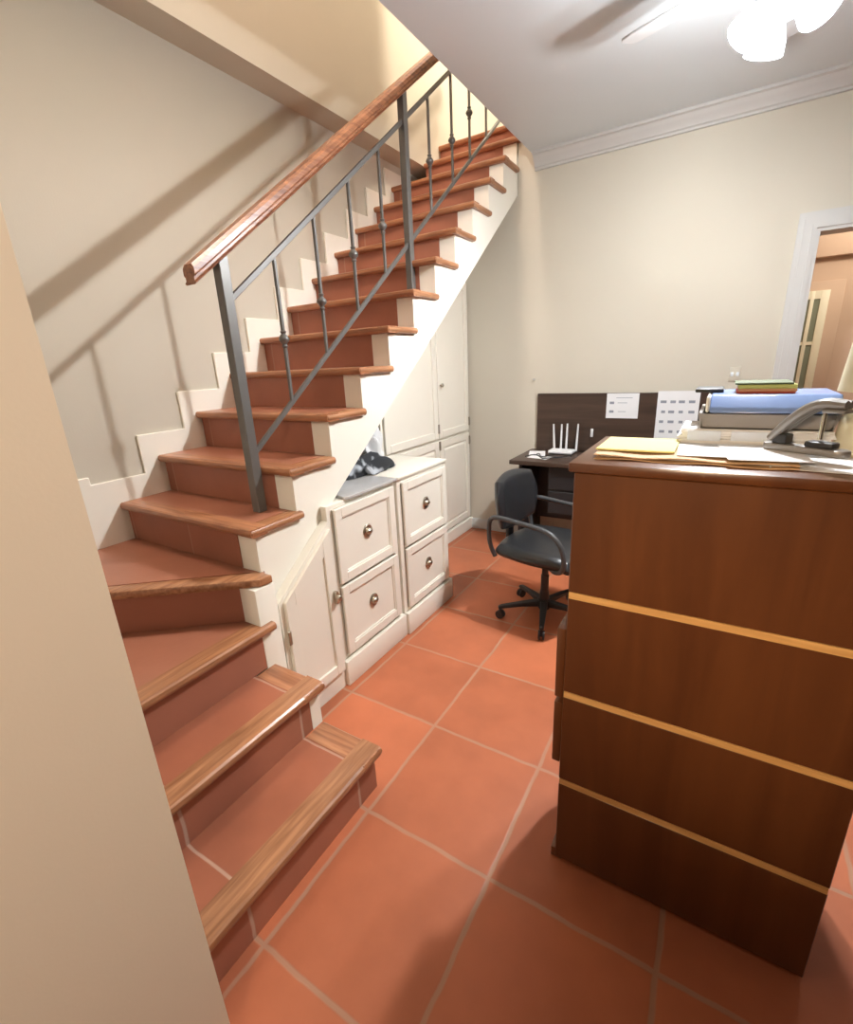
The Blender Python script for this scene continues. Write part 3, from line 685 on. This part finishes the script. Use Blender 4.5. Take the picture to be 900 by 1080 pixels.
for s in (-1, 1):
    y = s*.245
    pts = [(-.21, y*.93, .42), (-.235, y, .50), (-.24, y, .60), (-.225, y, .645), (-.18, y, .66), (-.05, y, .652), (.08, y, .640), (.15, y, .62), (.20, y, .57), (.222, y, .50), (.215, y, .44), (.17, y*.9, .41), (.1, y*.7, .405)]
    # smooth the loop
    P = [Vector(p) for p in pts]; Q = []
    for i in range(len(P)-1):
        p0, p1, p2, p3 = P[max(i-1, 0)], P[i], P[i+1], P[min(i+2, len(P)-1)]
        for k in range(5):
            u_ = k/5; Q.append(.5*((2*p1)+(p2-p0)*u_+(2*p0-5*p1+4*p2-p3)*u_**2+(3*p1-p0-3*p2+p3)*u_**3))
    Q.append(P[-1])
    b = BM(); tube(b, Q, .0135, 10); L('armrest', b, m_chairarm)
b = BM(); lathe(b, [(.024, .17), (.024, .27), (.019, .272), (.019, .37)], n=20); lathe(b, [(.032, .05), (.034, .09), (.026, .17)], n=20); L('gas_lift', b, m_black)
st_ = BM(); lathe(st_, [(.038, .06), (.042, .075), (.038, .115), (.026, .12)], n=20); hub = L('star_base', st_, m_black)
for k in range(5):
    a = math.radians(-75+9+72*k); ca, sa = math.cos(a), math.sin(a)
    t = bmesh.new()
    prs = [(.02, .022, .07, .11), (.14, .019, .075, .1), (.265, .014, .066, .088), (.285, .012, .062, .08)]
    rings = []
    for r_, hw, z0, z1 in prs: rings.append([t.verts.new((r_*ca-s*hw*sa, r_*sa+s*hw*ca, z)) for s, z in ((-1, z0), (1, z0), (1, z1), (-1, z1))])
    for A, B in zip(rings, rings[1:]):
        for q in range(4): t.faces.new((A[q], A[(q+1) % 4], B[(q+1) % 4], B[q]))
    t.faces.new(rings[0][::-1]); t.faces.new(rings[-1]); bmesh.ops.recalc_face_normals(t, faces=t.faces)
    bevel(t, .004, 1); b = BM(); merge(b, t); L('leg', b, m_black)
    b = BM(); Mw = Matrix.Translation((.272*ca, .272*sa, .027)) @ Matrix.Rotation(a+.6*k, 4, 'Z') @ Matrix.Rotation(PI/2, 4, 'X')
    for q in (-.018, .006): lathe(b, [(.008, q), (.026, q), (.0268, q+.003), (.0268, q+.009), (.026, q+.012), (.008, q+.012)], n=18, M=Mw)
    tube(b, [(.272*ca, .272*sa, .02), (.272*ca, .272*sa, .066)], .007, 8); L('caster', b, m_black)

# ------------------------------------------------------------------ ceiling fan with light kit
fx, fy = FAN
fn = thing('ceiling_fan', 'white ceiling fan with a lit cluster of glass lamps', 'ceiling fan', (fx, fy, ZC))
b = BM(); lathe(b, [(.05, ZC-.02), (.075, ZC-.001), (.075, ZC)], (fx, fy, 0), 28); lathe(b, [(.04, 2.56), (.1, 2.57), (.115, 2.60), (.115, 2.67), (.08, 2.70), (.03, 2.72), (.03, 2.75)], (fx, fy, 0), 32)
lathe(b, [(.03, 2.43), (.055, 2.45), (.06, 2.5), (.045, 2.53), (.03, 2.57)], (fx, fy, 0), 28); obj('motor', b, m_blade, fn)
for k in range(5):
    a = math.radians(158+72*k)
    M = Matrix.Translation((fx, fy, 2.615)) @ Matrix.Rotation(a, 4, 'Z') @ Matrix.Rotation(-.25, 4, 'X')
    b = BM(); prism(b, [(.17, -.045), (.2, -.055), (.5, -.068), (.545, -.06), (.56, -.035), (.56, .035), (.545, .06), (.5, .068), (.2, .055), (.17, .045)], 'z', -.004, .004, .002, 1, M=M)
    bl = obj('blade', b, m_blade, fn)
    b = BM(); prism(b, [(.1, -.018), (.19, -.03), (.23, -.012), (.23, .012), (.19, .03), (.1, .018)], 'z', -.009, -.004, .001, 1, M=M); obj('blade_arm', b, m_blade, bl)
for k, bp_ in enumerate(BULBS):
    d = Vector((bp_[0]-fx, bp_[1]-fy, 0)); d.normalize()
    ax = (d*.6+Vector((0, 0, -.8))).normalized()
    q = Vector((0, 0, 1)).rotation_difference(ax).to_matrix().to_4x4()
    base = Vector((fx, fy, 2.50))+d*.035
    M = Matrix.Translation(base) @ q
    b = BM(); lathe(b, [(.012, 0), (.014, .03), (.026, .035), (.026, .06), (.012, .062)], n=18, M=M); arm = obj('lamp_holder', b, m_blade, fn)
    b = BM(); lathe(b, [(.027, .045), (.038, .07), (.052, .10), (.060, .138), (.057, .138), (.049, .10), (.035, .071), (.024, .048)], n=28, M=M, cap=False)
    s = obj('lamp_shade', b, m_lampglass, arm)
